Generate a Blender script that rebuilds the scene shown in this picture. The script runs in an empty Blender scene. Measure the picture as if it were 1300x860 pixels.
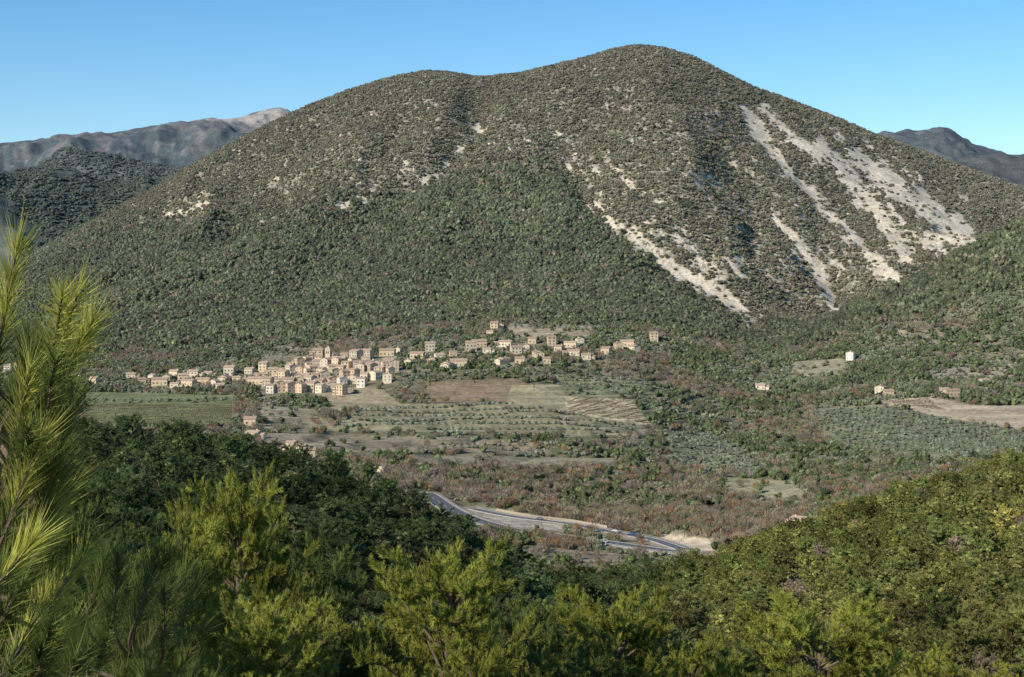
import bpy, math, numpy as np
from mathutils import Vector
rng=np.random.default_rng(7)
F=2126.0; CX=650.0; HY=380.0
scene=bpy.context.scene
# ------------------------------------------------------------ noise
def vnoise(x,y,seed=0):
    ix=np.floor(x).astype(np.int64); iy=np.floor(y).astype(np.int64)
    fx=x-ix; fy=y-iy; fx=fx*fx*(3-2*fx); fy=fy*fy*(3-2*fy)
    def h(a,b):
        v=(a*374761393+b*668265263+seed*974634777)&0xffffffff
        v=((v^(v>>13))*1274126177)&0xffffffff
        v=((v^(v>>16))*2246822519)&0xffffffff
        return ((v^(v>>15))&0xffffff)/float(0xffffff)
    a=h(ix,iy);b=h(ix+1,iy);c=h(ix,iy+1);d=h(ix+1,iy+1)
    return (a*(1-fx)+b*fx)*(1-fy)+(c*(1-fx)+d*fx)*fy
def fbm(x,y,seed=0,o=4):
    s=0;a=0.5;t=0
    for i in range(o):
        s=s+a*vnoise(x*2**i+i*17.3,y*2**i-i*9.1,seed+i); t+=a; a*=0.5
    return s/t
def sst(a,b,x):
    t=np.clip((x-a)/(b-a),0,1); return t*t*(3-2*t)
def dpoly(px,py,pts):
    m=np.full(px.shape,1e9)
    for (x0,y0),(x1,y1) in zip(pts[:-1],pts[1:]):
        dx=x1-x0;dy=y1-y0;t=np.clip(((px-x0)*dx+(py-y0)*dy)/(dx*dx+dy*dy+1e-9),0,1)
        m=np.minimum(m,np.hypot(px-x0-t*dx,py-y0-t*dy))
    return m
def inpoly(px,py,P):
    r=np.zeros(px.shape,bool);n=len(P);j=n-1
    for i in range(n):
        xi,yi=P[i];xj,yj=P[j]
        if yi!=yj:
            c=((yi>py)!=(yj>py))&(px<(xj-xi)*(py-yi)/(yj-yi)+xi)
            r^=c
        j=i
    return r
# ------------------------------------------------------------ terrain table (survey profiles by distance)
RIDGE=[(-600,520),(-200,430),(0,350),(40,328),(60,315),(100,293),(150,265),(200,237),(250,208),(300,181),(350,155),(400,132),(450,113),(500,99),(540,92),(570,94),(600,99),(620,99),(660,95),(700,86),(740,76),(780,64),(810,60),(840,63),(880,75),(920,95),(960,114),(1000,128),(1050,147),(1100,168),(1150,186),(1200,205),(1250,222),(1300,242),(1500,330),(1900,420)]
Zt={2:[(-600,-1.8),(1900,-1.8)],10:[(-600,-4.6),(1900,-5)],20:[(-600,-8),(1900,-8.5)],40:[(-600,-14),(650,-15.5),(1900,-15)],
60:[(-600,-18),(200,-20),(650,-22),(1900,-21)],80:[(-600,-20),(200,-24),(650,-28),(1900,-27)],120:[(-600,-22),(200,-27),(650,-37),(1300,-36),(1900,-30)],
200:[(-600,-25),(0,-28),(200,-30),(350,-34),(600,-45),(750,-48),(900,-47),(1300,-43),(1900,-30)]}
Pt={300:[(-600,580),(0,598),(200,605),(350,632),(450,665),(600,740),(700,790),(800,830),(900,815),(1000,790),(1150,755),(1300,720),(1900,600)],
450:[(-600,630),(0,640),(200,650),(350,680),(500,720),(600,750),(700,775),(800,775),(900,757),(1000,715),(1150,662),(1300,617),(1900,500)],
600:[(-600,640),(0,650),(300,680),(500,720),(650,738),(750,742),(850,733),(950,712),(1050,692),(1150,665),(1300,635),(1900,560)],
750:[(-600,620),(0,640),(300,665),(500,690),(600,712),(700,722),(800,728),(900,720),(950,706),(1050,685),(1150,655),(1300,625),(1900,580)],
830:[(-600,600),(0,620),(300,640),(500,665),(600,685),(700,695),(800,703),(900,703),(950,692),(1050,670),(1150,645),(1300,615),(1900,570)],
900:[(-600,590),(0,605),(300,622),(500,645),(600,664),(700,675),(800,683),(900,681),(1000,668),(1150,635),(1300,605),(1900,560)],
1000:[(-600,575),(0,585),(300,600),(500,618),(600,632),(700,645),(800,650),(900,648),(1000,635),(1150,610),(1300,590),(1900,545)],
1100:[(-600,560),(0,565),(300,572),(500,590),(700,602),(800,610),(900,612),(1000,605),(1150,590),(1300,577),(1900,530)],
1200:[(-600,550),(0,550),(300,552),(500,565),(700,570),(800,575),(900,585),(1000,583),(1150,570),(1300,561),(1900,520)],
1300:[(-600,540),(0,540),(150,536),(300,532),(500,535),(700,535),(800,542),(900,560),(1000,560),(1150,548),(1300,545),(1900,500)],
1400:[(-600,525),(0,522),(150,517),(300,512),(500,507),(700,502),(800,512),(900,535),(1000,540),(1150,522),(1300,522),(1900,480)],
1500:[(-600,510),(0,505),(150,502),(300,497),(400,490),(500,480),(700,475),(800,481),(900,506),(1000,515),(1150,499),(1300,498),(1900,450)],
1600:[(-600,495),(0,490),(150,488),(300,480),(400,470),(500,458),(600,452),(700,450),(800,453),(900,481),(1000,492),(1150,478),(1300,476),(1900,420)],
1700:[(-600,482),(0,475),(150,470),(300,460),(500,438),(650,427),(750,426),(850,436),(900,452),(1000,466),(1150,452),(1300,440),(1900,370)],
1850:[(-600,470),(0,452),(150,442),(300,430),(500,410),(650,403),(800,405),(900,425),(970,444),(1020,440),(1100,412),(1200,378),(1300,340),(1900,230)],
2020:[(-600,460),(0,428),(150,412),(300,396),(500,384),(650,376),(800,380),(900,398),(960,415),(1000,423),(1050,409),(1100,385),(1150,360),(1200,335),(1250,309),(1300,283),(1500,200),(1900,130)],
2200:[(-600,460),(0,410),(150,385),(300,362),(500,348),(650,340),(800,345),(900,368),(960,392),(1020,405),(1100,400),(1200,372),(1300,340),(1500,280),(1900,230)]}
knots=[];rows=[]
def prof(l,gx,sig):
    v=np.interp(gx,[a for a,b in l],[b for a,b in l])
    k=int(sig*3)+1; w=np.exp(-0.5*(np.arange(-k,k+1)/sig)**2); w/=w.sum()
    return np.convolve(np.pad(v,k,mode='edge'),w,'valid')
gx=np.arange(-600,1901,1.0)
for D,l in Zt.items(): knots.append(D);rows.append(prof(l,gx,40))
for D,l in Pt.items(): knots.append(D);rows.append((HY-prof(l,gx,22 if D<1900 else 12))/F*D)
zb=rows[-1]; zr=(HY-prof(RIDGE,gx,5))/F*3300
for D,f in ((2500,0.255),(2800,0.54),(3100,0.855),(3220,0.965)):
    knots.append(D);rows.append(zb+(zr-zb)*f)
knots.append(3300);rows.append(zr)
knots.append(3400);rows.append(zr-22)
knots.append(3800);rows.append((HY-(prof(RIDGE,gx,20)+75))/F*3800)
far={4300:[(-600,300),(0,300),(150,290),(300,300),(650,260),(1100,270),(1300,270),(1900,250)],
4800:[(-600,215),(-100,245),(0,242),(60,229),(100,232),(150,243),(172,240),(185,224),(198,240),(230,262),(300,290),(650,300),(1100,270),(1200,226),(1230,214),(1260,206),(1300,190),(1400,170),(1900,200)],
5600:[(-600,260),(0,262),(300,275),(650,290),(1100,260),(1200,245),(1300,235),(1900,250)],
6600:[(-600,235),(0,222),(100,205),(200,196),(300,188),(360,185),(450,215),(650,250),(1100,215),(1200,195),(1300,220),(1900,240)],
7500:[(-600,230),(-200,205),(0,190),(60,185),(130,175),(200,163),(240,156),(300,150),(340,140),(357,138),(372,148),(450,180),(650,220),(1000,235),(1120,192),(1145,179),(1170,172),(1197,166),(1212,173),(1228,181),(1255,190),(1280,199),(1320,205),(1900,220)],
9500:[(-600,300),(0,260),(350,230),(650,290),(1200,250),(1900,300)],14000:[(-600,385),(1900,385)],22000:[(-600,381),(1900,381)]}
for D,l in far.items(): knots.append(D);rows.append((HY-prof(l,gx,3))/F*D)
knots=np.array(knots,float);ZK=np.array(rows)
PX=np.concatenate([np.arange(-1500,-240,20),np.arange(-240,1540,1.6),np.arange(1540,2801,20)])
DD=np.concatenate([np.geomspace(1.2,100,90)[:-1],np.arange(100,700,4.0),np.arange(700,1750,2.3),np.arange(1750,3420,5.0),np.arange(3420,8000,25.0),np.geomspace(8000,22000,30)])
pq=np.clip(PX,-600,1900)
ZC=np.array([np.interp(pq,gx,r) for r in ZK])
def pchip(x,Y,xq):
    h=np.diff(x)[:,None];d=np.diff(Y,axis=0)/h
    m=np.zeros_like(Y);m[0]=d[0];m[-1]=d[-1]
    w1=2*h[1:]+h[:-1];w2=h[1:]+2*h[:-1];ok=d[:-1]*d[1:]>0
    with np.errstate(all='ignore'):
        mm=(w1+w2)/(w1/d[:-1]+w2/d[1:])
    m[1:-1]=np.where(ok,mm,0)
    i=np.clip(np.searchsorted(x,xq)-1,0,len(x)-2);hh=h[i,0];t=(xq-x[i])/hh;t=t[:,None];hh=hh[:,None]
    return (2*t**3-3*t**2+1)*Y[i]+(t**3-2*t**2+t)*hh*m[i]+(-2*t**3+3*t**2)*Y[i+1]+(t**3-t**2)*hh*m[i+1]
Z=pchip(knots,ZC,DD)
GD=np.repeat(DD[:,None],len(PX),1);GP=np.repeat(PX[None,:],len(DD),0)
GX=(GP-CX)/F*GD
GPY=HY-Z/GD*F
# relief
mm=sst(1950,2350,GD)*(1-0.9*sst(2900,3290,GD))*(1-sst(3400,3700,GD))
warp=(fbm(GX/300,GD/300,5)-.5)*1.2
gul=1-np.abs(2*fbm(GX/210+warp,GD/700+warp*.4,11,4)-1)
Z=Z+mm*((gul-.75)*50+(fbm(GX/90,GD/140,12)-.5)*24)
rav=dpoly(GP,GPY,[(612,108),(598,170),(560,212),(500,250),(430,290),(360,380)])
Z-=mm*22*np.exp(-(rav/26)**2)
rav=dpoly(GP,GPY,[(735,230),(760,275),(840,335),(955,408)])
Z-=mm*18*np.exp(-(rav/20)**2)
rav=dpoly(GP,GPY,[(950,140),(1010,225),(1060,330),(1070,400)])
Z-=mm*10*np.exp(-(rav/20)**2)
Z+=mm*10*np.exp(-(dpoly(GP,GPY,[(830,90),(850,200),(900,300),(960,360)])/35)**2)
fm=sst(3500,4300,GD)*(1-sst(8500,9500,GD))
rf=1-np.abs(2*fbm(GX/900+3,GD/1300,21,6)-1)
nearcrest=np.exp(-((GD-4800)/220)**2)+np.exp(-((GD-7500)/350)**2)
Z+=fm*(rf-.7)*320*(1-0.9*np.clip(nearcrest,0,1))
Z+=fm*(fbm(GX/160,GD/260,33,5)-.5)*80*(1-.55*np.clip(nearcrest,0,1))
vm=sst(500,700,GD)*(1-sst(1800,2000,GD))
Z+=vm*((fbm(GX/70,GD/70,41)-.5)*6)
nm=sst(15,60,GD)*(1-sst(500,700,GD))
Z+=nm*(fbm(GX/22,GD/22,44)-.5)*3
Z+=sst(1700,1850,GD)*(1-sst(2000,2200,GD))*sst(950,1150,GP)*(fbm(GX/60,GD/140,47)-.5)*22
# terraces
tm=sst(1060,1120,GD)*(1-sst(1480,1560,GD))*sst(300,380,GP)*(1-sst(860,950,GP))
tm=np.maximum(tm,0.8*sst(1150,1200,GD)*(1-sst(1400,1500,GD))*sst(1000,1060,GP))
tm=np.maximum(tm,0.7*sst(1280,1320,GD)*(1-sst(1420,1480,GD))*(1-sst(290,340,GP)))
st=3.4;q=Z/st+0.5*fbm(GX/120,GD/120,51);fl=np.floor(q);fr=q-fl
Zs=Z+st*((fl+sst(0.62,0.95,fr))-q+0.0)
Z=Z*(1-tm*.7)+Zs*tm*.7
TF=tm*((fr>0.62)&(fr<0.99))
def gz(x,y,arr=None):
    arr=Z if arr is None else arr
    x=np.asarray(x,float);y=np.asarray(y,float)
    px=CX+x*F/y
    i=np.clip(np.searchsorted(DD,y)-1,0,len(DD)-2);j=np.clip(np.searchsorted(PX,px)-1,0,len(PX)-2)
    a=np.clip((y-DD[i])/(DD[i+1]-DD[i]),0,1);b=np.clip((px-PX[j])/(PX[j+1]-PX[j]),0,1)
    return (arr[i,j]*(1-b)+arr[i,j+1]*b)*(1-a)+(arr[i+1,j]*(1-b)+arr[i+1,j+1]*b)*a
def hit(px,py,d0,d1):
    ds=np.arange(d0,d1,1.0);xs=(px-CX)/F*ds;zz=gz(xs,ds);pp=HY-zz/ds*F
    k=np.where(pp<=py)[0];k=k[0] if len(k) else int(np.argmin(pp))
    return float(xs[k]),float(ds[k]),float(zz[k])
# ------------------------------------------------------------ roads
def catmull(P,n=14):
    P=[np.array(p,float) for p in P];out=[]
    Q=[2*P[0]-P[1]]+P+[2*P[-1]-P[-2]]
    for i in range(1,len(Q)-2):
        for t in np.linspace(0,1,n,endpoint=False):
            out.append(0.5*((2*Q[i])+(-Q[i-1]+Q[i+1])*t+(2*Q[i-1]-5*Q[i]+4*Q[i+1]-Q[i+2])*t*t+(-Q[i-1]+3*Q[i]-3*Q[i+1]+Q[i+2])*t**3))
    out.append(P[-1]);return np.array(out)
roadspec=[('valley_road',[(540,628),(585,655),(640,673),(700,682),(780,693),(850,702),(905,710),(970,722)],10.5),
          ('side_road',[(600,648),(660,659),(720,667),(775,677),(825,688),(868,700)],6.5)]
roads=[]
for nm_,pts,w in roadspec:
    P=[hit(a,b,700,1050)[:2] for a,b in pts]
    C=catmull(P,22);z=gz(C[:,0],C[:,1])
    for _ in range(200): z[1:-1]=(z[:-2]+z[1:-1]*2+z[2:])/4
    roads.append((nm_,C,z+0.9,w))
hb=hit(880,692,700,1000);bn=fbm(GX/6,GD/6,57)
Z+=(6.5+5*(bn-.5))*np.exp(-np.abs((GX-hb[0])/22)**3-((GD-hb[1]-17)/12)**2)
hb=hit(655,655,700,1050);Z+=6*np.exp(-((GX-hb[0])/26)**2-((GD-hb[1]-14)/10)**2)
r0=np.searchsorted(DD,690);r1=np.searchsorted(DD,1080);c0=np.searchsorted(PX,380);c1=np.searchsorted(PX,1150)
sx=GX[r0:r1,c0:c1];sy=GD[r0:r1,c0:c1];RDIST=np.full(Z.shape,1e3)
for nm_,C,z,w in roads[::-1]:
    best=np.full(sx.shape,1e9);bz=np.zeros(sx.shape)
    for k in range(len(C)):
        d=(sx-C[k,0])**2+(sy-C[k,1])**2;m=d<best;best[m]=d[m];bz[m]=z[k]
    best=np.sqrt(best);f=1-sst(w/2+2.0,w/2+8,best)
    sub=Z[r0:r1,c0:c1];sub[...]=sub*(1-f)+(bz-0.18)*f
    RDIST[r0:r1,c0:c1]=np.minimum(RDIST[r0:r1,c0:c1],best-w/2)
GPY=HY-Z/GD*F
# ------------------------------------------------------------ land cover
SCREE=[([(945,142),(975,185),(1010,225),(1050,270),(1090,310),(1142,358)],9,1.15),([(970,136),(1000,170),(1040,200),(1072,215)],9,1.05),
([(1040,180),(1078,215),(1112,270),(1150,330)],11,.98),([(985,280),(1020,320),(1045,362),(1060,396)],10,.98),
([(752,265),(790,295),(840,335)],16,.84),([(840,335),(890,362),(930,385),(957,410)],14,1.1),([(820,285),(870,318),(945,352)],20,.56),([(690,180),(760,220),(840,262)],32,.42),
([(604,165),(575,200),(535,237)],12,.66),([(472,243),(430,268)],13,.62),([(415,255),(445,268)],9,.56),([(212,272),(245,266),(272,257)],5,.76),([(1268,224),(1292,236)],5,.9),
([(1085,205),(1130,235),(1180,268),(1222,300)],23,1.05),([(1070,225),(1120,270),(1150,300),(1205,310)],21,.86),([(890,230),(960,290),(1010,340)],34,.45),
([(870,205),(930,260)],24,.40),([(1060,170),(1130,195)],15,.56),([(860,300),(920,340),(950,330)],30,.54),([(640,180),(700,200)],26,.36),([(1150,215),(1210,255)],24,.5),
([(1000,230),(1050,330),(1100,360)],24,.48),([(450,180),(520,200)],24,.30),([(310,430),(380,415)],16,.55),([(170,355),(200,350)],8,.6)]
PINEZ=[(-300,330),(40,322),(200,300),(330,296),(400,292),(470,268),(560,245),(640,240),(700,232),(745,268),(800,322),(850,365),(900,405),(945,430),(1000,480),(0,520),(-300,520)]
FIELDS=[([(108,497),(200,500),(300,502),(292,541),(108,541)],(.22,.235,.10),0),
([(395,496),(480,490),(510,515),(425,522)],(.46,.37,.22),.0),([(535,485),(650,481),(690,492),(640,512),(550,511)],(.34,.245,.15),.0),
([(650,490),(762,484),(716,522),(640,516)],(.43,.37,.21),.0),([(717,504),(802,507),(830,543),(720,526)],(.66,.53,.32),.0),
([(1105,509),(1180,505),(1240,515),(1300,515),(1420,520),(1420,552),(1300,547),(1195,530)],(.56,.45,.30),.0),
([(1005,460),(1070,455),(1078,475),(1000,480)],(.36,.32,.19),.03),([(640,411),(765,414),(742,429),(650,427)],(.44,.35,.22),.03),
([(1040,519),(1110,514),(1300,549),(1420,560),(1420,592),(1300,582),(1100,576),(1035,547)],(.27,.27,.15),.0),
([(470,514),(640,512),(715,522),(820,540),(820,554),(600,550),(420,547)],(.38,.335,.195),.0),([(700,476),(818,482),(830,505),(720,503)],(.32,.30,.165),.02),
([(910,606),(1008,611),(1028,634),(926,629)],(.37,.33,.19),.03),([(600,688),(800,704),(880,716),(760,728),(620,715)],(.31,.245,.16),.12),
([(560,360),(440,378),(470,395),(560,388)],(.32,.30,.2),.25),([(330,550),(500,554),(680,559),(680,575),(330,572)],(.37,.30,.19),.02),
([(838,678),(908,684),(910,708),(848,699)],(.70,.57,.39),.0),([(590,646),(640,648),(722,662),(715,676),(600,664)],(.50,.42,.31),.0),([(1180,470),(1290,462),(1290,480),(1190,482)],(.4,.33,.23),.2),
([(520,577),(780,582),(780,595),(520,590)],(.35,.31,.19),.03),([(325,515),(400,520),(425,545),(335,545)],(.38,.32,.2),.04),([(840,545),(900,550),(980,590),(960,605),(860,590)],(.29,.285,.16),.0)]
def cover(px,py,D,x):
    n1=fbm(x/55,D/55,61);n2=fbm(x/12,D/12,62);n3=fbm(x/200,D/200,63)
    col=np.zeros(px.shape+(3,));den=np.ones(px.shape);grn=np.zeros(px.shape);scr=np.zeros(px.shape)
    def mix(c,m):
        m=np.clip(m,0,1)[...,None];col[...]=col*(1-m)+np.array(c)*m
    mix((.09,.085,.045),np.ones(px.shape))
    mix((.17,.14,.09),sst(.5,.62,n2)*(D<650))
    v=sst(600,700,D)*(1-sst(1800,1950,D));mix((.25,.215,.135),v);mix((.18,.19,.09),v*sst(.42,.6,n1));mix((.34,.285,.18),v*sst(.6,.7,n2)*.6)
    den=np.where(v>.5,0.4+0.6*sst(.35,.6,n1),den)
    m=sst(1800,1950,D)
    mix((.28,.245,.17),m)
    mix((.215,.20,.125),m*sst(.4,.6,n1))
    mt=(D>1780)&(D<3600)
    jx=(fbm(x/40,D/40,71)-.5)*26;jy=(fbm(x/40,D/60,72)-.5)*26
    jx2=(fbm(x/130,D/130,78)-.5)*110;jy2=(fbm(x/90,D/130,79)-.5)*90
    jr=np.sin(x*12.9898+D*78.233)*43758.5453;jr=(jr-np.floor(jr)-.5)*60
    g=inpoly(px+jx+jx2*sst(700,500,px)+jr*.3,py+jy+jr+jy2*sst(760,600,px),PINEZ)|((D<2090)&(px>960)&(py+jy<480))
    grn=np.where(mt,np.where(g,1.,0.),0.)
    al=(px*.62+py*.78);ac=(px*.78-py*.62)
    sn=np.clip((fbm(ac/5+jx*.05,al/22,73,4)-.5)*2.6+.5,0,1);sn2=np.clip((fbm(px/3.2,py/3.2,74,3)-.5)*2.3+.5,0,1)
    for pts,w,s in SCREE:
        d=dpoly(px+jx*.5,py+jy*.3,pts);k=np.exp(-(d/w)**2)*s
        scr=np.maximum(scr,k)
    scr=np.where(mt&(D>1900),scr,0)
    th=.08+.55*sn+.50*sn2
    scr=sst(-.03,.06,scr-th)
    bald=sst(.88,.95,sn2*.75+n3*.5)*np.where(mt&(D>2150)&(grn<.5),1,0)*.6
    scr=np.maximum(scr,bald)
    mix((.64,.55,.40),scr)
    den=np.where(mt,1-.97*scr,den)
    fm_=(D>680)&(D<2050)
    for P,c,dn in FIELDS:
        k=inpoly(px+jx*.12,py+jy*.08,P)&fm_
        if np.any(k):
            f=.82+.36*n2
            col[k]=np.array(c)*(f[k][:,None])
            den[k]=dn;
    f=sst(3500,3900,D)
    fn=fbm(x/260,D/420,81,5)
    fc=fbm(x/90,D/140,82,5);fc2=fbm(x/30,D/45,83,3)
    mix((.085,.095,.05),f);mix((.13,.105,.07),f*sst(.49,.55,fn)*(D>5200));mix((.03,.045,.02),f*sst(.45,.50,fc)*.9)
    mix((.22,.185,.13),f*sst(.60,.68,fc2)*.5)
    mix((.52,.43,.33),f*sst(5600,6600,D)*sst(170,152,py)*sst(.42,.55,fc)*(px<600)*sst(180,320,px))
    mix((.09,.085,.06),f*(px>1000)*.6)
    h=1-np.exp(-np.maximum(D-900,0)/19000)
    mix((.24,.30,.40),h)  # aerial haze painted into the ground colour, bluer with distance
    return col,den,grn,scr
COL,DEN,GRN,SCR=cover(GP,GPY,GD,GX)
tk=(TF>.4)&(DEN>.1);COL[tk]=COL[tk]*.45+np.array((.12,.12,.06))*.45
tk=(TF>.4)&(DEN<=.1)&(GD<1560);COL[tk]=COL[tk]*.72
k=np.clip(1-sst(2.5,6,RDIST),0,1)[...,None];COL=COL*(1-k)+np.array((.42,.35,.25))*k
# ------------------------------------------------------------ mesh builder
class MB:
    def __init__(s): s.v=[];s.f=[];s.n=[];s.m=[];s.c=0
    def add(s,verts,faces,mat=0):
        verts=np.asarray(verts,float).reshape(-1,3);faces=np.asarray(faces,int)
        s.v.append(verts);s.f.append((faces+s.c).ravel());s.n.append(np.full(len(faces),faces.shape[1]));s.m.append(np.full(len(faces),mat));s.c+=len(verts)
    def mesh(s,name,mats,smooth=False,norm=None):
        v=np.concatenate(s.v);f=np.concatenate(s.f);n=np.concatenate(s.n);m=np.concatenate(s.m)
        if norm: v[:,2]*=norm/np.percentile(v[:,2],99.9)
        me=bpy.data.meshes.new(name);me.vertices.add(len(v));me.vertices.foreach_set('co',v.astype(np.float32).ravel())
        me.loops.add(len(f));me.loops.foreach_set('vertex_index',f.astype(np.int32))
        me.polygons.add(len(n));me.polygons.foreach_set('loop_start',np.concatenate([[0],np.cumsum(n)[:-1]]).astype(np.int32))
        me.polygons.foreach_set('material_index',m.astype(np.int32))
        me.polygons.foreach_set('use_smooth',np.full(len(n),smooth))
        for a in mats: me.materials.append(a)
        me.update(calc_edges=True);return me
    def box(s,x0,x1,y0,y1,z0,z1,mat=0):
        v=[(x0,y0,z0),(x1,y0,z0),(x1,y1,z0),(x0,y1,z0),(x0,y0,z1),(x1,y0,z1),(x1,y1,z1),(x0,y1,z1)]
        s.add(v,[(0,3,2,1),(4,5,6,7),(0,1,5,4),(1,2,6,5),(2,3,7,6),(3,0,4,7)],mat)
    def tube(s,P,R,k=6,mat=0):
        P=np.asarray(P,float);n=len(P);T=np.gradient(P,axis=0);T/=np.linalg.norm(T,axis=1)[:,None]+1e-9
        ref=np.array((0.3,0.9,0.1)) if abs(T[0][2])>.8 else np.array((0,0,1.))
        A=np.cross(T,ref);A/=np.linalg.norm(A,axis=1)[:,None]+1e-9;B=np.cross(T,A)
        a=np.arange(k)*2*np.pi/k
        V=P[:,None]+(A[:,None]*np.cos(a)[None,:,None]+B[:,None]*np.sin(a)[None,:,None])*np.asarray(R,float)[:,None,None]
        fs=[(i*k+j,i*k+(j+1)%k,(i+1)*k+(j+1)%k,(i+1)*k+j) for i in range(n-1) for j in range(k)]
        s.add(V.reshape(-1,3),fs,mat)
    def needles(s,B,V,L,n,nl,w,a,spread,mat=0,r=rng,droop=0):
        m=len(B);t=r.random((m,n));pos=B[:,None]+V[:,None]*(L[:,None]*t)[...,None]
        q=r.normal(size=(m,n,3));q-=(q*V[:,None]).sum(-1,keepdims=True)*V[:,None];q/=np.linalg.norm(q,axis=-1,keepdims=True)+1e-9
        d=V[:,None]*a+q*spread*(1-.5*t[...,None]);d[...,2]-=droop;d/=np.linalg.norm(d,axis=-1,keepdims=True)
        l=nl*(.65+.55*r.random((m,n,1)));sd=np.cross(d,r.normal(size=(m,n,3)));sd/=np.linalg.norm(sd,axis=-1,keepdims=True)+1e-9
        vs=np.stack([pos-sd*w/2,pos+sd*w/2,pos+d*l],2).reshape(-1,3)
        s.add(vs,np.arange(len(vs)).reshape(-1,3),mat)
# ------------------------------------------------------------ materials
def newmat(name):
    m=bpy.data.materials.new(name);m.use_nodes=True;nt=m.node_tree;nt.nodes.clear();return m,nt
def N(nt,t,**kw):
    n=nt.nodes.new(t)
    for k,v in kw.items(): setattr(n,k,v)
    return n
def plain(name,c,rough=.8,nscale=2.0,var=.3,bump=.0,metal=0):
    m,nt=newmat(name);o=N(nt,'ShaderNodeOutputMaterial');b=N(nt,'ShaderNodeBsdfPrincipled');b.inputs['Roughness'].default_value=rough;b.inputs['Metallic'].default_value=metal
    b.inputs['Specular IOR Level'].default_value=.25
    tc=N(nt,'ShaderNodeTexCoord');no=N(nt,'ShaderNodeTexNoise');no.inputs['Scale'].default_value=nscale;no.inputs['Detail'].default_value=6
    nt.links.new(tc.outputs['Object'],no.inputs['Vector'])
    mr=N(nt,'ShaderNodeMapRange');mr.inputs[1].default_value=.3;mr.inputs[2].default_value=.7;mr.inputs[3].default_value=1-var;mr.inputs[4].default_value=1+var
    nt.links.new(no.outputs['Fac'],mr.inputs[0])
    oi=N(nt,'ShaderNodeObjectInfo');ma=N(nt,'ShaderNodeMapRange');ma.inputs[3].default_value=.8;ma.inputs[4].default_value=1.12;nt.links.new(oi.outputs['Random'],ma.inputs[0])
    mu=N(nt,'ShaderNodeMath',operation='MULTIPLY');nt.links.new(mr.outputs[0],mu.inputs[0]);nt.links.new(ma.outputs[0],mu.inputs[1])
    vm_=N(nt,'ShaderNodeVectorMath',operation='SCALE');vm_.inputs[0].default_value=c;nt.links.new(mu.outputs[0],vm_.inputs['Scale'])
    nt.links.new(vm_.outputs[0],b.inputs['Base Color'])
    if bump>0:
        bp=N(nt,'ShaderNodeBump');bp.inputs['Strength'].default_value=bump;nt.links.new(no.outputs['Fac'],bp.inputs['Height']);nt.links.new(bp.outputs[0],b.inputs['Normal'])
    nt.links.new(b.outputs[0],o.inputs[0]);return m
def foliage(name,c=None,nscale=1.2,trans=.25,lo=.6,hi=1.45,rndv=.2):
    m,nt=newmat(name);o=N(nt,'ShaderNodeOutputMaterial');b=N(nt,'ShaderNodeBsdfDiffuse')
    tc=N(nt,'ShaderNodeTexCoord');no=N(nt,'ShaderNodeTexNoise');no.inputs['Scale'].default_value=nscale;no.inputs['Detail'].default_value=2
    nt.links.new(tc.outputs['Object'],no.inputs['Vector'])
    mr=N(nt,'ShaderNodeMapRange');mr.inputs[1].default_value=.3;mr.inputs[2].default_value=.7;mr.inputs[3].default_value=lo;mr.inputs[4].default_value=hi
    nt.links.new(no.outputs['Fac'],mr.inputs[0])
    oi=N(nt,'ShaderNodeObjectInfo');ma=N(nt,'ShaderNodeMapRange');ma.inputs[3].default_value=1-rndv;ma.inputs[4].default_value=1+rndv;nt.links.new(oi.outputs['Random'],ma.inputs[0])
    mu=N(nt,'ShaderNodeMath',operation='MULTIPLY');nt.links.new(mr.outputs[0],mu.inputs[0]);nt.links.new(ma.outputs[0],mu.inputs[1])
    vm_=N(nt,'ShaderNodeVectorMath',operation='SCALE')
    if c is None:
        at=N(nt,'ShaderNodeAttribute',attribute_type='INSTANCER',attribute_name='tint');nt.links.new(at.outputs['Color'],vm_.inputs[0])
    else: vm_.inputs[0].default_value=c
    nt.links.new(mu.outputs[0],vm_.inputs['Scale'])
    nt.links.new(vm_.outputs[0],b.inputs['Color'])
    if trans>0:
        tr=N(nt,'ShaderNodeBsdfTranslucent');nt.links.new(vm_.outputs[0],tr.inputs['Color']);mx=N(nt,'ShaderNodeMixShader');mx.inputs[0].default_value=trans
        nt.links.new(b.outputs[0],mx.inputs[1]);nt.links.new(tr.outputs[0],mx.inputs[2]);nt.links.new(mx.outputs[0],o.inputs[0])
    else: nt.links.new(b.outputs[0],o.inputs[0])
    return m
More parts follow.
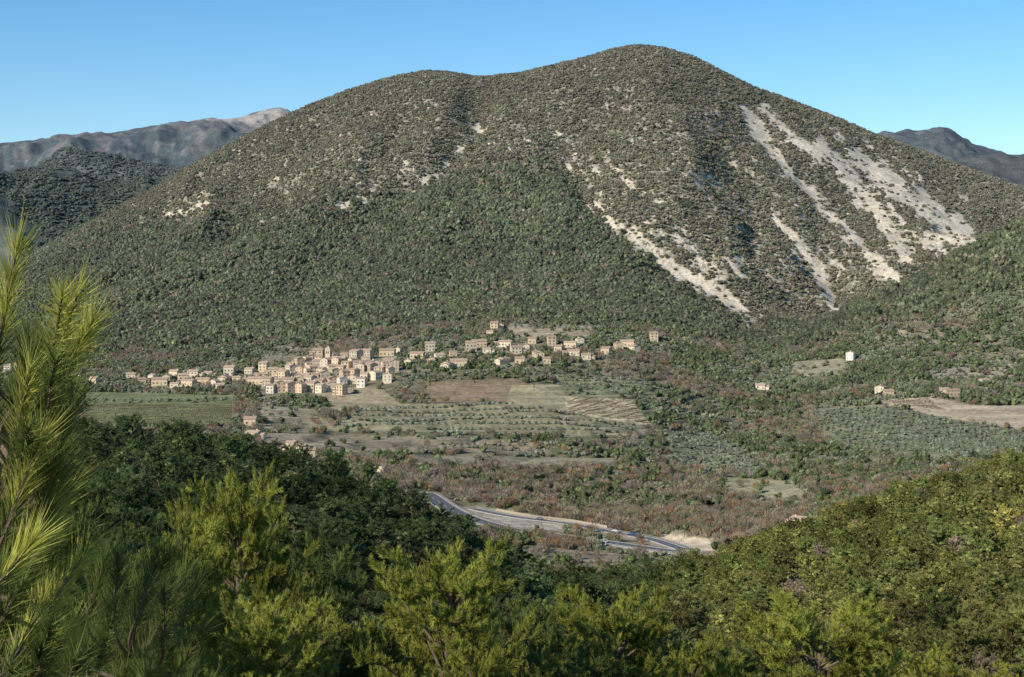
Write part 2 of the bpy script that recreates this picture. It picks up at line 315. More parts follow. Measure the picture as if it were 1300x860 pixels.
def ground_mat():
    m,nt=newmat('ground_soil');o=N(nt,'ShaderNodeOutputMaterial');b=N(nt,'ShaderNodeBsdfPrincipled');b.inputs['Roughness'].default_value=.95;b.inputs['Specular IOR Level'].default_value=.1
    tc=N(nt,'ShaderNodeTexCoord');at=N(nt,'ShaderNodeAttribute',attribute_name='col')
    prev=None
    for sc,lo,hi in ((.035,.8,1.2),(.22,.7,1.3),(1.6,.75,1.25)):
        no=N(nt,'ShaderNodeTexNoise');no.inputs['Scale'].default_value=sc;no.inputs['Detail'].default_value=5;nt.links.new(tc.outputs['Object'],no.inputs['Vector'])
        mr=N(nt,'ShaderNodeMapRange');mr.inputs[1].default_value=.32;mr.inputs[2].default_value=.68;mr.inputs[3].default_value=lo;mr.inputs[4].default_value=hi;nt.links.new(no.outputs['Fac'],mr.inputs[0])
        if prev is None: prev=mr.outputs[0]
        else:
            mu=N(nt,'ShaderNodeMath',operation='MULTIPLY');nt.links.new(prev,mu.inputs[0]);nt.links.new(mr.outputs[0],mu.inputs[1]);prev=mu.outputs[0]
    vm_=N(nt,'ShaderNodeVectorMath',operation='SCALE');nt.links.new(at.outputs['Color'],vm_.inputs[0]);nt.links.new(prev,vm_.inputs['Scale']);nt.links.new(vm_.outputs[0],b.inputs['Base Color'])
    bp=N(nt,'ShaderNodeBump');bp.inputs['Strength'].default_value=.5;bp.inputs['Distance'].default_value=1.0;nt.links.new(prev,bp.inputs['Height']);nt.links.new(bp.outputs[0],b.inputs['Normal'])
    nt.links.new(b.outputs[0],o.inputs[0]);return m
def link(name,data,loc=(0,0,0),rot=0,scale=1):
    o=bpy.data.objects.new(name,data);o.location=loc;o.rotation_euler=(0,0,rot)
    o.scale=(scale,)*3 if np.isscalar(scale) else scale
    scene.collection.objects.link(o);return o
# ground
nr,nc=Z.shape
mb=MB();idx=np.arange(nr*nc).reshape(nr,nc)
mb.add(np.stack([GX,GD,Z],-1).reshape(-1,3),np.stack([idx[:-1,:-1],idx[:-1,1:],idx[1:,1:],idx[1:,:-1]],-1).reshape(-1,4))
me=mb.mesh('terrain',[ground_mat()],True)
at=me.attributes.new('col','FLOAT_COLOR','POINT');at.data.foreach_set('color',np.concatenate([COL,np.ones((nr,nc,1))],-1).astype(np.float32).ravel())
link('terrain',me)
# ------------------------------------------------------------ plants
bark=plain('pine_bark',(.15,.11,.08),.9,8,.35,.3)
twig=plain('grey_twig',(.2,.17,.13),.9,5,.3)
fol_inst=foliage('foliage_mass',None,.9,0,.6,1.5)
fol_inst_near=foliage('pine_foliage_mass',None,.55,.15,.55,1.5,.3)
fol_bright=foliage('pine_needles_sunny',(.30,.31,.06),.6,.3,.6,1.35,.15)  # sunlit tone put into the needle colour
def icos(sub):
    import bmesh
    bm=bmesh.new();bmesh.ops.create_icosphere(bm,subdivisions=sub,radius=1);v=np.array([a.co[:] for a in bm.verts]);f=np.array([[q.index for q in a.verts] for a in bm.faces]);bm.free();return v,f
ICV,ICF=icos(2)
def lump(seed,kind):
    r=np.random.default_rng(seed);mb=MB()
    nl=5+seed%3;cs=r.normal(size=(nl,3))*np.array((.42,.42,.28));rs=.45+.25*r.random(nl)
    if kind=='cypress': cs=np.stack([r.normal(size=nl)*.03,r.normal(size=nl)*.03,np.linspace(-2.2,3,nl)],1);rs=np.linspace(.75,.4,nl)
    base=1.0
    if kind!='bare':
        for c,q in zip(cs,rs):
            nz=1+.28*np.sin(ICV@r.normal(size=3)*5+r.random()*6)*np.cos(ICV@r.normal(size=3)*6)
            st_=np.array((1,1,.85)) if kind!='cypress' else np.array((.6,.6,2.0))
            mb.add(c+ICV*nz[:,None]*q*.8*st_+(0,0,base if kind!='cypress' else 3.2),ICF,0)
    n=170 if kind!='bare' else 360
    k=r.integers(0,nl,n);d=r.normal(size=(n,3));d/=np.linalg.norm(d,axis=1)[:,None]
    sz=.13 if kind!='bare' else .2
    rad=rs[k]*(.75+.45*r.random(n))
    if kind=='bare': rad*=r.random(n)**.4*1.1
    st_=np.array((1,1,.85)) if kind!='cypress' else np.array((.6,.6,2.0))
    p=cs[k]+d*rad[:,None]*st_+(0,0,base if kind!='cypress' else 3.2)
    if kind=='bare':
        e=d*.6+np.array((0,0,.7));e/=np.linalg.norm(e,axis=1)[:,None];s=np.cross(e,r.normal(size=(n,3)));s/=np.linalg.norm(s,axis=1)[:,None]
        vs=np.stack([p-s*.035,p+s*.035,p+e*.42],1)
    else:
        e=d+r.normal(size=(n,3))*.6;e/=np.linalg.norm(e,axis=1)[:,None];s=np.cross(e,r.normal(size=(n,3)));s/=np.linalg.norm(s,axis=1)[:,None]
        vs=np.stack([p-s*sz*.6,p+s*sz*.6,p+e*sz*1.5],1)
    mb.add(vs.reshape(-1,3),np.arange(3*n).reshape(-1,3),0)
    mb.tube([(0,0,-.5),(.03,0,.3),(0,.03,1.0)],[.1,.08,.04],5,1)
    return mb.mesh('%s_shape'%kind,[fol_inst,twig])
def pine(seed,mat,H=10.,R=3.0,nlimb=38,nsub=5,nbr=5,nn=46,nlen=.22,w=.04,blen=.45,up_=.45,elv=38,low=.2,core=0):
    r=np.random.default_rng(seed);mb=MB()
    lean=r.normal(size=2)*.05
    tz=np.linspace(-.6,H*.93,9);tp=np.stack([lean[0]*tz+.12*np.sin(tz*.7+seed),lean[1]*tz+.12*np.cos(tz*.6+seed),tz],1)
    mb.tube(tp,np.linspace(.17,.03,9),8,1)
    Bs=[];Vs=[];Ls=[]
    for i in range(nlimb):
        t=low+(.96-low)*((i+r.random())/nlimb);h=H*t*.93
        if t>.45: pr=math.sqrt(max(.02,1-((t-.45)/.57)**2))
        else: pr=.7+t*.65
        L=R*pr*(.55+.55*r.random());az=i*2.4+r.normal()*.4;el=math.radians(2+elv*t**1.5+r.normal()*8)
        p0=np.array([np.interp(h,tz,tp[:,0]),np.interp(h,tz,tp[:,1]),h]);u=np.array((math.cos(az),math.sin(az),0))
        s=np.linspace(0,1,5)[:,None];up=np.array((0,0,1.))
        pts=p0+(u*math.cos(el)+up*math.sin(el))*L*s+up*(s**2)*L*.16
        mb.tube(pts,np.linspace(.05,.012,5),5,1)
        if core:
            nz=1+.25*np.sin(ICV@r.normal(size=3)*6+r.random()*6)
            mb.add(p0+(pts[-1]-p0)*.55+ICV*nz[:,None]*core*(.7+.5*r.random())*np.array((1,1,.7)),ICF,0)
        for j in range(nsub):
            q=.3+.7*(j+r.random())/nsub;b=p0+(u*math.cos(el)+up*math.sin(el))*L*q+up*q*q*L*.16
            sd=np.cross(u,up)*(1 if j%2 else -1)
            d=u*.6+sd*(.9 if q<.9 else .2)*r.random()*1.4+up*(.05+.5*r.random());d/=np.linalg.norm(d);sl=L*.34*(1.15-q*.5)*(.7+.6*r.random())+.2
            mb.tube([b,b+d*sl*.5+up*.02,b+d*sl],[.014,.01,.006],3,1)
            for k in range(nbr):
                e=(k+.6)/nbr;c=b+d*sl*e;v=d*.45+r.normal(size=3)*.45+up*up_;v/=np.linalg.norm(v)
                Bs.append(c);Vs.append(v);Ls.append(blen*(.5+.7*r.random()))
    mb.needles(np.array(Bs),np.array(Vs),np.array(Ls),nn,nlen,w,.8,.95,0,r)
    return mb.mesh('pine_tree_mesh',[mat,bark],norm=H)
def coll(name,meshes):
    c=bpy.data.collections.new(name)
    for i,m in enumerate(meshes):
        o=bpy.data.objects.new('%s_variant_%d'%(name,i),m);c.objects.link(o)
    return c
C_bush=coll('bush',[lump(s,'bush') for s in range(6)])
C_bare=coll('bare_shrub',[lump(s,'bare') for s in range(10,14)])
C_cyp=coll('cypress',[lump(s,'cypress') for s in range(20,23)])
C_pm=coll('mid_pine',[pine(s,fol_inst_near,nlimb=26,nsub=4,nbr=4,nn=22,nlen=.30,w=.07,blen=.45,R=2.9,low=.34,elv=50,up_=.75,core=.42) for s in range(30,35)])
C_ph=coll('fine_pine',[pine(s,fol_inst_near,low=.3,elv=48,up_=.7) for s in range(40,43)])
def scatter(name,P,rot,scl,idx,tint,c):
    me=bpy.data.meshes.new(name);n=len(P);me.vertices.add(n);me.vertices.foreach_set('co',np.asarray(P,np.float32).ravel())
    a=me.attributes.new('rot','FLOAT_VECTOR','POINT');a.data.foreach_set('vector',np.asarray(rot,np.float32).ravel())
    a=me.attributes.new('scl','FLOAT_VECTOR','POINT');a.data.foreach_set('vector',np.asarray(scl,np.float32).ravel())
    a=me.attributes.new('idx','INT','POINT');a.data.foreach_set('value',np.asarray(idx,np.int32))
    a=me.attributes.new('tint','FLOAT_COLOR','POINT');a.data.foreach_set('color',np.concatenate([np.clip(tint,.008,1),np.ones((n,1))],1).astype(np.float32).ravel())
    me.update();o=link(name,me)
    g=bpy.data.node_groups.new(name+'_scatter','GeometryNodeTree')
    g.interface.new_socket('Geometry',in_out='INPUT',socket_type='NodeSocketGeometry');g.interface.new_socket('Geometry',in_out='OUTPUT',socket_type='NodeSocketGeometry')
    gi=g.nodes.new('NodeGroupInput');go=g.nodes.new('NodeGroupOutput');ip=g.nodes.new('GeometryNodeInstanceOnPoints')
    ci=g.nodes.new('GeometryNodeCollectionInfo');ci.inputs['Collection'].default_value=c;ci.inputs['Separate Children'].default_value=True;ci.inputs['Reset Children'].default_value=True
    def na(nm,t):
        q=g.nodes.new('GeometryNodeInputNamedAttribute');q.data_type=t;q.inputs['Name'].default_value=nm
        return [s for s in q.outputs if s.enabled and s.name=='Attribute'][0]
    er=g.nodes.new('FunctionNodeEulerToRotation')
    L=g.links.new;L(gi.outputs[0],ip.inputs['Points']);L(ci.outputs[0],ip.inputs['Instance']);ip.inputs['Pick Instance'].default_value=True
    L(na('idx','INT'),ip.inputs['Instance Index']);L(na('rot','FLOAT_VECTOR'),er.inputs[0]);L(er.outputs[0],ip.inputs['Rotation']);L(na('scl','FLOAT_VECTOR'),ip.inputs['Scale']);L(ip.outputs[0],go.inputs[0])
    md=o.modifiers.new('scatter','NODES');md.node_group=g;return o
def sample(n,d0,d1,p0=-180,p1=1480):
    D=np.sqrt(d0*d0+(d1*d1-d0*d0)*rng.random(n));px=p0+(p1-p0)*rng.random(n);x=(px-CX)/F*D;z=gz(x,D);return px,D,x,z,HY-z/D*F
def haze(c,D):
    h=(1-np.exp(-np.maximum(D-900,0)/13500))[:,None];return c*(1-h)+np.array((.27,.30,.35))*h  # aerial haze blended into the plant colour by distance
def rots(n,t=.08): return np.stack([rng.normal(size=n)*t,rng.normal(size=n)*t,rng.random(n)*6.283],1)
def varc(c,n,v=.18):
    return np.asarray(c)*(1+v*rng.normal(size=(n,1)))*(1+.06*rng.normal(size=(n,3)))
# mountain
px,D,x,z,py=sample(165000,1820,3380)
_,den,grn,scr=cover(px,py,D,x)
k=rng.random(len(px))<den*np.where(grn>.5,.95,.93);px,D,x,z,py,grn=[a[k] for a in (px,D,x,z,py,grn)];n=len(px)
big=fbm(x/150,D/200,91)
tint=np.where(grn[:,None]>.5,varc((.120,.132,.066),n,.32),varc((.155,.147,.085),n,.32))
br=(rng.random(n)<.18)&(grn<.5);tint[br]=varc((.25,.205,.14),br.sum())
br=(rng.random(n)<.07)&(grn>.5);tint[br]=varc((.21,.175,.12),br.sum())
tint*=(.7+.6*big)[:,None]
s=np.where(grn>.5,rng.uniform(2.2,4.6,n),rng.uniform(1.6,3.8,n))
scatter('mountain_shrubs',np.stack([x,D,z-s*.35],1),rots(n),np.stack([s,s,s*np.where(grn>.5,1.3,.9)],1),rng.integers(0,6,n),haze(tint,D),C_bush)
# far woodland
px,D,x,z,py=sample(40000,3900,6600,-150,420)
k=fbm(x/260,D/420,81,5)<.60;px,D,x,z=px[k],D[k],x[k],z[k];n=len(px);s=rng.uniform(4,9,n)
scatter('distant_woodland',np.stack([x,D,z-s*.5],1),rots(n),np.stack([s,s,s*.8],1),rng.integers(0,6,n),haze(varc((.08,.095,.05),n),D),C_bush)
# valley vegetation
def rdist(x,y): return gz(x,y,RDIST)
HOUSES=[]
for (pyr,a,b,step) in ((498,342,440,13),(491,340,470,12.5),(484,344,492,12.5),(477,352,500,12.5),(470,365,503,12.5),(464,385,500,14),(458,398,470,15)):
    p=a+rng.random()*6
    while p<b:
        HOUSES.append((p,pyr+rng.normal()*1.5,rng.choice([2,3,4,5]),rng.normal()*.5));p+=step*(.85+.35*rng.random())
HOUSES+=[(203,489,1,.2),(222,492,0,.4),(240,490,1,-.1),(258,488,1,.1),(272,489,0,.3),(285,485,1,0),(300,484,0,.5),(312,486,1,.1),(232,483,0,.6),(246,480,3,.1),(222,478,0,0),(330,480,1,.3),(335,472,4,.2),(180,487,0,.3),(195,481,0,.8),(265,478,0,.2),(212,484,1,.2),(292,477,3,.1),(318,478,3,.2),(325,488,1,.2),(166,480,0,.1),(280,493,0,.1),
(28,468,1,.1),(10,472,4,.2),(60,476,0,.3),(120,486,0,.2),(95,480,1,.2),(42,478,0,.6),
(492,452,1,.1),(505,447,0,.2),(518,462,0,.4),(530,455,1,.2),(546,446,3,.3),(568,468,1,-.1),(582,466,1,.1),(575,452,0,.5),(598,446,3,.3),(548,462,0,.2),(558,456,0,.5),(608,440,1,.2),
(618,448,0,.2),(640,461,1,.1),(628,420,4,.1),(634,418,0,.4),(622,426,0,.1),(642,440,1,.1),(655,449,3,.3),(668,443,0,.2),(682,453,1,.4),(700,439,4,.2),(710,446,0,.1),(724,441,1,.3),(728,451,1,.1),(744,456,0,-.1),(660,462,0,.2),(694,461,0,.1),(736,435,0,.3),(676,436,0,.1),
(785,443,1,.1),(796,440,1,.2),(806,445,0,.2),(830,433,4,.3),(770,449,0,.1),
(378,575,1,.1),(392,580,0,.2),(370,569,0,.1),(482,600,0,.2),(318,540,0,.3),(322,556,0,.1),(1118,500,3,.1),(1128,503,0,.3),(1208,503,1,.1),(1198,499,0,.2),(965,494,0,.3),(1016,672,3,.7),(1080,457,4,.2),(1250,488,0,.2)]
hp=[]
for a,b,t,r in HOUSES: hp.append(hit(a,b,1050 if b>530 else 1380,1760) if b<620 else hit(a,b,780,1000))
hp=np.array(hp)
px,D,x,z,py=sample(110000,640,1880)
col,den,grn,scr=cover(px,py,D,x)
tmv=gz(x,D,tm);tfv=gz(x,D,TF)
den=np.where((tmv>.3)&(den>.1),np.where(tfv>.3,np.minimum(1,den)*1.1,den*.30),den)
# keep the ground just in front of open plots low so they stay readable
_,den2,_,_=cover(px,py-7,D+18,x)
den=np.where((den2<.06)&(den>.1),den*.45,den)
vill=((px>330)&(px<505)&(py>452)&(py<502)&(D>1380))
den=np.where(vill,.04,den)
vb=((px>170)&(px<860)&(py>425)&(py<500)&(D>1400)&~vill);den=np.where(vb,den*.75,den)
hd=np.full(len(px),1e9)
for h in hp: hd=np.minimum(hd,np.hypot(x-h[0],D-h[1])+np.where(D<h[1],-3,0))
rd0=rdist(x,D)
k=(rng.random(len(px))<den)&(hd>9)&(rd0>5)&~((rd0<14)&(rng.random(len(px))<.75))
px,D,x,z,py=[a[k] for a in (px,D,x,z,py)];n=len(px)
zn=fbm(x/80,D/80,95);zn2=fbm(x/30,D/30,96);u=rng.random(n)
pb=np.clip(.22+(zn-.5)*2.4+.42*(py>585)*(py<720)*(px<960)-.3*(py<520)-.3*(px>1040)*(py<600),.03,.85)
kind=np.where(u<pb,2,np.where(rng.random(n)<np.clip(.45+(zn2-.5)*4,.1,.9),0,1))
m=kind==2;nn_=m.sum();s=rng.uniform(1.7,3.2,nn_)
t=varc((.30,.25,.175),nn_,.2);rd=rng.random(nn_)<.17;t[rd]=varc((.33,.205,.12),rd.sum())
scatter('bare_thicket',np.stack([x[m],D[m],z[m]-s*.3],1),rots(nn_),np.stack([s,s,s*1.15],1),rng.integers(0,4,nn_),haze(t,D[m]),C_bare)
m=kind!=2;nn_=m.sum();s=rng.uniform(1.2,3.1,nn_)*np.where(kind[m]==0,1,.8)
t=np.where((kind[m]==0)[:,None],varc((.115,.135,.06),nn_,.28),varc((.205,.215,.135),nn_,.2))
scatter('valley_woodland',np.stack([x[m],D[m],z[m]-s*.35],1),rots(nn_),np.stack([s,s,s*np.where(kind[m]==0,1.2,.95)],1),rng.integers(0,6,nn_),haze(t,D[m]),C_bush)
# orchards / vines on lattices
def lattice(poly,sp,ang,jit,d0=1000,d1=1700):
    W=np.array([hit(a,b,d0,d1)[:2] for a,b in poly]);c=W.mean(0);r=np.abs(W-c).max()*1.5
    ca,sa=math.cos(ang),math.sin(ang);u=np.arange(-r,r,sp[0]);v=np.arange(-r,r,sp[1]);U,V=np.meshgrid(u,v);U=U.ravel();V=V.ravel()
    X=c[0]+U*ca-V*sa+rng.normal(size=len(U))*jit;Y=c[1]+U*sa+V*ca+rng.normal(size=len(U))*jit
    k=inpoly(X,Y,[tuple(q) for q in W]);return X[k],Y[k]
OX=[];OY=[]
for poly,sp,an in (([(1045,521),(1110,516),(1300,549),(1500,565),(1500,595),(1300,579),(1100,573),(1040,545)],(6,10),.3),([(480,514),(640,512),(715,522),(810,540),(810,552),(600,548),(430,545)],(5,20),.1),
  ([(700,478),(815,484),(828,505),(720,503)],(6,14),.2),([(108,508),(300,506),(292,512),(108,514)],(8,14),.1),([(840,545),(900,550),(980,590),(960,605),(860,590)],(5.5,10),.5),([(560,560),(700,556),(720,568),(560,572)],(6,15),.1)):
    a,b=lattice(poly,sp,an,.5);OX.append(a);OY.append(b)
a,b=lattice([(440,378),(560,360),(560,388),(470,395)],(7,12),.1,.8,1700,2300);OX.append(a);OY.append(b)
a,b=lattice([(560,400),(760,398),(840,420),(760,424),(560,418)],(8,14),.1,1.2,1600,2100);OX.append(a);OY.append(b)
OX=np.concatenate(OX);OY=np.concatenate(OY);n=len(OX);s=rng.uniform(1.3,2.1,n)
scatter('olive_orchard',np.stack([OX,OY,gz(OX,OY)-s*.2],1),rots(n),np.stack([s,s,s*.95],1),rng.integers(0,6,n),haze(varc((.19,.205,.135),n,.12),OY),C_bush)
a,b=lattice([(719,506),(800,508),(828,540),(722,524)],(1.5,5.5),.9,.1);a2,b2=lattice([(1110,511),(1180,507),(1200,522)],(1.3,5.6),.2,.12)
a3,b3=lattice([(108,515),(296,514),(292,541),(108,541)],(1.6,10),.05,.2)
a=np.concatenate([a,a2,a3]);b=np.concatenate([b,b2,b3]);n=len(a);s=rng.uniform(.45,.65,n)
scatter('vineyard_rows',np.stack([a,b,gz(a,b)-.1],1),rots(n),np.stack([s,s,s*.9],1),rng.integers(0,4,n),varc((.22,.175,.105),n),C_bush)
# cypresses in village
n=80;pxs=rng.uniform(200,850,n);pys=rng.uniform(440,492,n);H=np.array([hit(a,b,1400,1760) for a,b in zip(pxs,pys)])
dd=np.array([np.hypot(hp[:,0]-h[0],hp[:,1]-h[1]).min() for h in H]);H=H[dd>7];n=len(H);s=rng.uniform(.8,1.4,n)
scatter('cypress_trees',H-np.array((0,0,.5)),rots(n,.02),np.stack([s,s,s],1),rng.integers(0,3,n),varc((.07,.09,.04),n),C_cyp)
# near pine forest
g=6.3;xs=np.arange(-330,330,g);ys=np.arange(95,640,g);X,Y=np.meshgrid(xs,ys);X=X.ravel()+rng.normal(size=X.size)*1.8;Y=Y.ravel()+rng.normal(size=Y.size)*1.8
px=CX+X*F/Y;k=(px>-250)&(px<1560)&(Y>90);X,Y,px=X[k],Y[k],px[k]
zz=gz(X,Y);n0=fbm(X/30,Y/30,99)
k=(n0>.30)&~((Y>520)&(px>620)&(px<930))&~((Y>480)&(px<450)&(rng.random(len(X))<.5));X,Y,px,zz,n0=[a[k] for a in (X,Y,px,zz,n0)];n=len(X)
side=sst(760,960,px);c1_=varc((.10,.13,.05),n,.25);c2_=varc((.225,.235,.07),n,.25);t=c1_*(1-side[:,None])+c2_*side[:,None]  # slope shade painted into tint: dark on the left, sunlit on the right
h=rng.uniform(6.0,11.2,n)/10;h[(Y<140)]*=.85
br=(rng.random(n)<.025)&(px>900);t[br]=(.33,.26,.18)
wd=np.clip(h,.7,1.05)*rng.uniform(.95,1.35,n)
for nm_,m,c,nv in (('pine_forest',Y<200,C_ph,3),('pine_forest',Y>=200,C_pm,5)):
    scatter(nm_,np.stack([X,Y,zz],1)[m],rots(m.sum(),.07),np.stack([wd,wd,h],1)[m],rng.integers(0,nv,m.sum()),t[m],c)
# individual foreground pines
fol_deep=foliage('pine_needles_shaded',(.15,.18,.052),.6,.25,.6,1.35,.15)  # same needles with shade painted in as a darker colour
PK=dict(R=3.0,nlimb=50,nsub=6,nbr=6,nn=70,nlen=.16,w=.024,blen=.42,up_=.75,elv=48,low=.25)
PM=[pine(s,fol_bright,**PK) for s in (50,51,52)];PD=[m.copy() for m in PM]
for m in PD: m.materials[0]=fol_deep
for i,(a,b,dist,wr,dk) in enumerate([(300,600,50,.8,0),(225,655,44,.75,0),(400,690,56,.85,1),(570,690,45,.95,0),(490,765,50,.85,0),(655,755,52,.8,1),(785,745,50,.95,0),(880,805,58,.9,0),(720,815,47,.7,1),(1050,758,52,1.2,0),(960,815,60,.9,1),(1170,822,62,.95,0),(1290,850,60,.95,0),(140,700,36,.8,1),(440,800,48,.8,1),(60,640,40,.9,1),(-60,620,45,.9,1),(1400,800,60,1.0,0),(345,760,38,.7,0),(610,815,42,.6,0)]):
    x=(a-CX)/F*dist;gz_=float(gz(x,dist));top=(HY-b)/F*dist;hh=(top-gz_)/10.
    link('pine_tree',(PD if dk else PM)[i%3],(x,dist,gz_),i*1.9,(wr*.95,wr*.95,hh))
# close pine on the left
def IW(px,py,D): return np.array(((px-CX)/F*D,D,(HY-py)/F*D))
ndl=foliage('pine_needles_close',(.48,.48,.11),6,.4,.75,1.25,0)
ndd=foliage('pine_needles_dark',(.15,.18,.05),6,.3,.7,1.2,0)  # darker needle colour, at shoot bases and on most filler shoots
mb=MB();r=np.random.default_rng(5)
shoots=[((-6,470),(20,322),2.6,0),((60,500),(78,380),2.7,0),((62,490),(98,374),2.7,0),((66,495),(116,412),2.75,0),((10,600),(38,470),2.6,0),((40,560),(92,440),2.7,0),((0,690),(50,560),2.5,0),((30,800),(70,670),2.5,0),((10,840),(110,700),2.5,0),((0,860),(60,760),2.4,0),((-20,760),(40,690),2.4,0),((20,900),(90,800),2.5,0)]
for _ in range(80):
    bx=r.uniform(-70,60);by=r.uniform(530,960);shoots.append(((bx,by),(bx+r.uniform(-5,60),by-r.uniform(60,130)),r.uniform(2.5,3.3),1))
for _ in range(36):
    bx=r.uniform(110,225);by=r.uniform(790,980);shoots.append(((bx,by),(bx+r.uniform(-10,60),by-r.uniform(60,110)),r.uniform(3.6,4.6),2))
limb=catmull([IW(-250,1200,2.9),IW(-120,900,2.9),IW(-40,700,2.85),IW(0,560,2.8),IW(30,500,2.75)],8);mb.tube(limb,np.linspace(.03,.006,len(limb)),8,2)
limb2=catmull([IW(-250,1250,3.2),IW(20,1050,3.8),IW(120,920,4.1),IW(180,820,4.2)],8);mb.tube(limb2,np.linspace(.03,.006,len(limb2)),8,2)
tr=catmull([(-1.5,3.1,-4.5),(-1.45,3.1,-2),(-1.4,3.15,0),(-1.45,3.1,1.6)],8);mb.tube(tr,np.linspace(.11,.03,len(tr)),10,2)
AL=np.concatenate([limb,limb2])
for b,t,Dm,kd in shoots:
    p=IW(*b,Dm);q=IW(*t,Dm+r.normal()*.12);d=q-p;L=np.linalg.norm(d);v=d/L
    near=AL[np.argmin(np.linalg.norm(AL-p,axis=1)+.5*(AL[:,2]>p[2]))]
    mid=(near+p)/2-np.array((0,0,.03));cv=catmull([near,mid,p,q],5);mb.tube(cv,np.linspace(.006,.002,len(cv)),5,2)
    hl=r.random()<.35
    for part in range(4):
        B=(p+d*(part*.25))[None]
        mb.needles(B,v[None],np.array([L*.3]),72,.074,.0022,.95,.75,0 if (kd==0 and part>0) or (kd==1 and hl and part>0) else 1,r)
me=mb.mesh('pine_tree_close',[ndl,ndd,bark]);link('pine_tree',me)
# ------------------------------------------------------------ houses
wallm=[plain('stucco_cream',(.72,.60,.43),.9,.5,.14),plain('stucco_ochre',(.65,.50,.33),.9,.5,.15),plain('stone_wall',(.55,.46,.34),.95,1.2,.2,.2)]
roofm=plain('clay_tile_roof',(.46,.33,.23),.85,1.5,.25,.3);winm=plain('window_glass_dark',(.04,.045,.05),.25,1,.1);shut=plain('wood_shutter',(.24,.23,.19),.7,3,.2);white=plain('white_plaster',(.76,.68,.55),.9,.5,.08)
def house(w,d,h,rh,wm,fl,extra=0):
    mb=MB()
    def body(x0,x1,y0,y1,h,rh,ax=0):
        mb.box(x0,x1,y0,y1,-3,h,0);o=.45
        if ax==0:
            ym=(y0+y1)/2;g=[(x0,y0,h),(x0,y1,h),(x0,ym,h+rh),(x1,y0,h),(x1,y1,h),(x1,ym,h+rh)];mb.add(g,[(0,2,1),(3,4,5)],0)
            s=rh/((y1-y0)/2);yl=y0-o;yr=y1+o;zl=h-s*o
            for (ya,za,yb,zb) in ((yl,zl,ym,h+rh),(yr,zl,ym,h+rh)):
                t=.22;v=[(x0-o,ya,za+.02),(x1+o,ya,za+.02),(x1+o,yb,zb+.02),(x0-o,yb,zb+.02)];v+=[(a,b,c+t) for a,b,c in v]
                mb.add(v,[(0,3,2,1),(4,5,6,7),(0,1,5,4),(1,2,6,5),(2,3,7,6),(3,0,4,7)],1)
        n=max(2,int((x1-x0)/3.2))
        for f in range(int(fl if h>4 else 1)):
            zc=1.0+f*2.9
            if zc+1.4>h: break
            for i in range(n):
                xc=x0+(i+.5)*(x1-x0)/n+rng.normal()*.15
                if f==0 and i==n//2: mb.box(xc-.55,xc+.55,y0-.05,y0+.1,-.2,2.1,3);continue
                for yy in (y0,y1):
                    e=-.04 if yy==y0 else .04
                    mb.box(xc-.42,xc+.42,min(yy,yy+e),max(yy,yy+e),zc,zc+1.3,2)
                    for s_ in (-1,1): mb.box(xc+s_*.66-.2,xc+s_*.66+.2,min(yy,yy+e*1.8),max(yy,yy+e*1.8),zc-.05,zc+1.35,3)
            for i in range(max(1,int((y1-y0)/3.5))):
                yc=y0+(i+.5)*(y1-y0)/max(1,int((y1-y0)/3.5))
                mb.box(x0-.04,x0,yc-.4,yc+.4,zc,zc+1.2,2);mb.box(x1,x1+.04,yc-.4,yc+.4,zc,zc+1.2,2)
    body(-w/2,w/2,-d/2,d/2,h,rh)
    if extra==1: body(w/2-.01,w/2+w*.45,-d/2+1,d/2-1.2,h*.62,rh*.7)
    if extra==2: body(-w/2-w*.4,-w/2+.01,-d/2-.8,d/2-1,h*.75,rh*.8)
    mb.box(w*.2,w*.2+.8,.6,1.4,h,h+rh+.9,0)
    return mb.mesh('stone_house_mesh',[wm,roofm,winm,shut])
HT={0:[house(9,7.5,3.6,1.5,wallm[0],1,1),house(8.5,7.5,4.5,1.5,wallm[1],1)],1:[house(13,8,4.2,1.6,wallm[0],1,2),house(15,8,5.2,1.7,wallm[1],2)],2:[house(8,9,8,1.6,wallm[1],3),house(7.5,8,7,1.4,wallm[0],2)],
3:[house(11,9,6.3,1.7,wallm[0],2,1),house(10,9,7.5,1.7,wallm[2],3)],4:[house(8,8,7.2,1.3,white,2),house(9,8,8.6,1.5,wallm[1],3)],5:[house(12,9,9,1.8,wallm[2],3),house(9,8,9.5,1.7,wallm[1],3,2)]}
for (a,b,t,r_),(hx,hy,hz) in zip(HOUSES,hp):
    link('stone_house',HT[int(t)][int(rng.integers(0,2))],(hx,hy,hz+.3),r_-.25+rng.normal()*.2+(math.pi/2 if rng.random()<.25 else 0),float(rng.uniform(.8,1.05)))
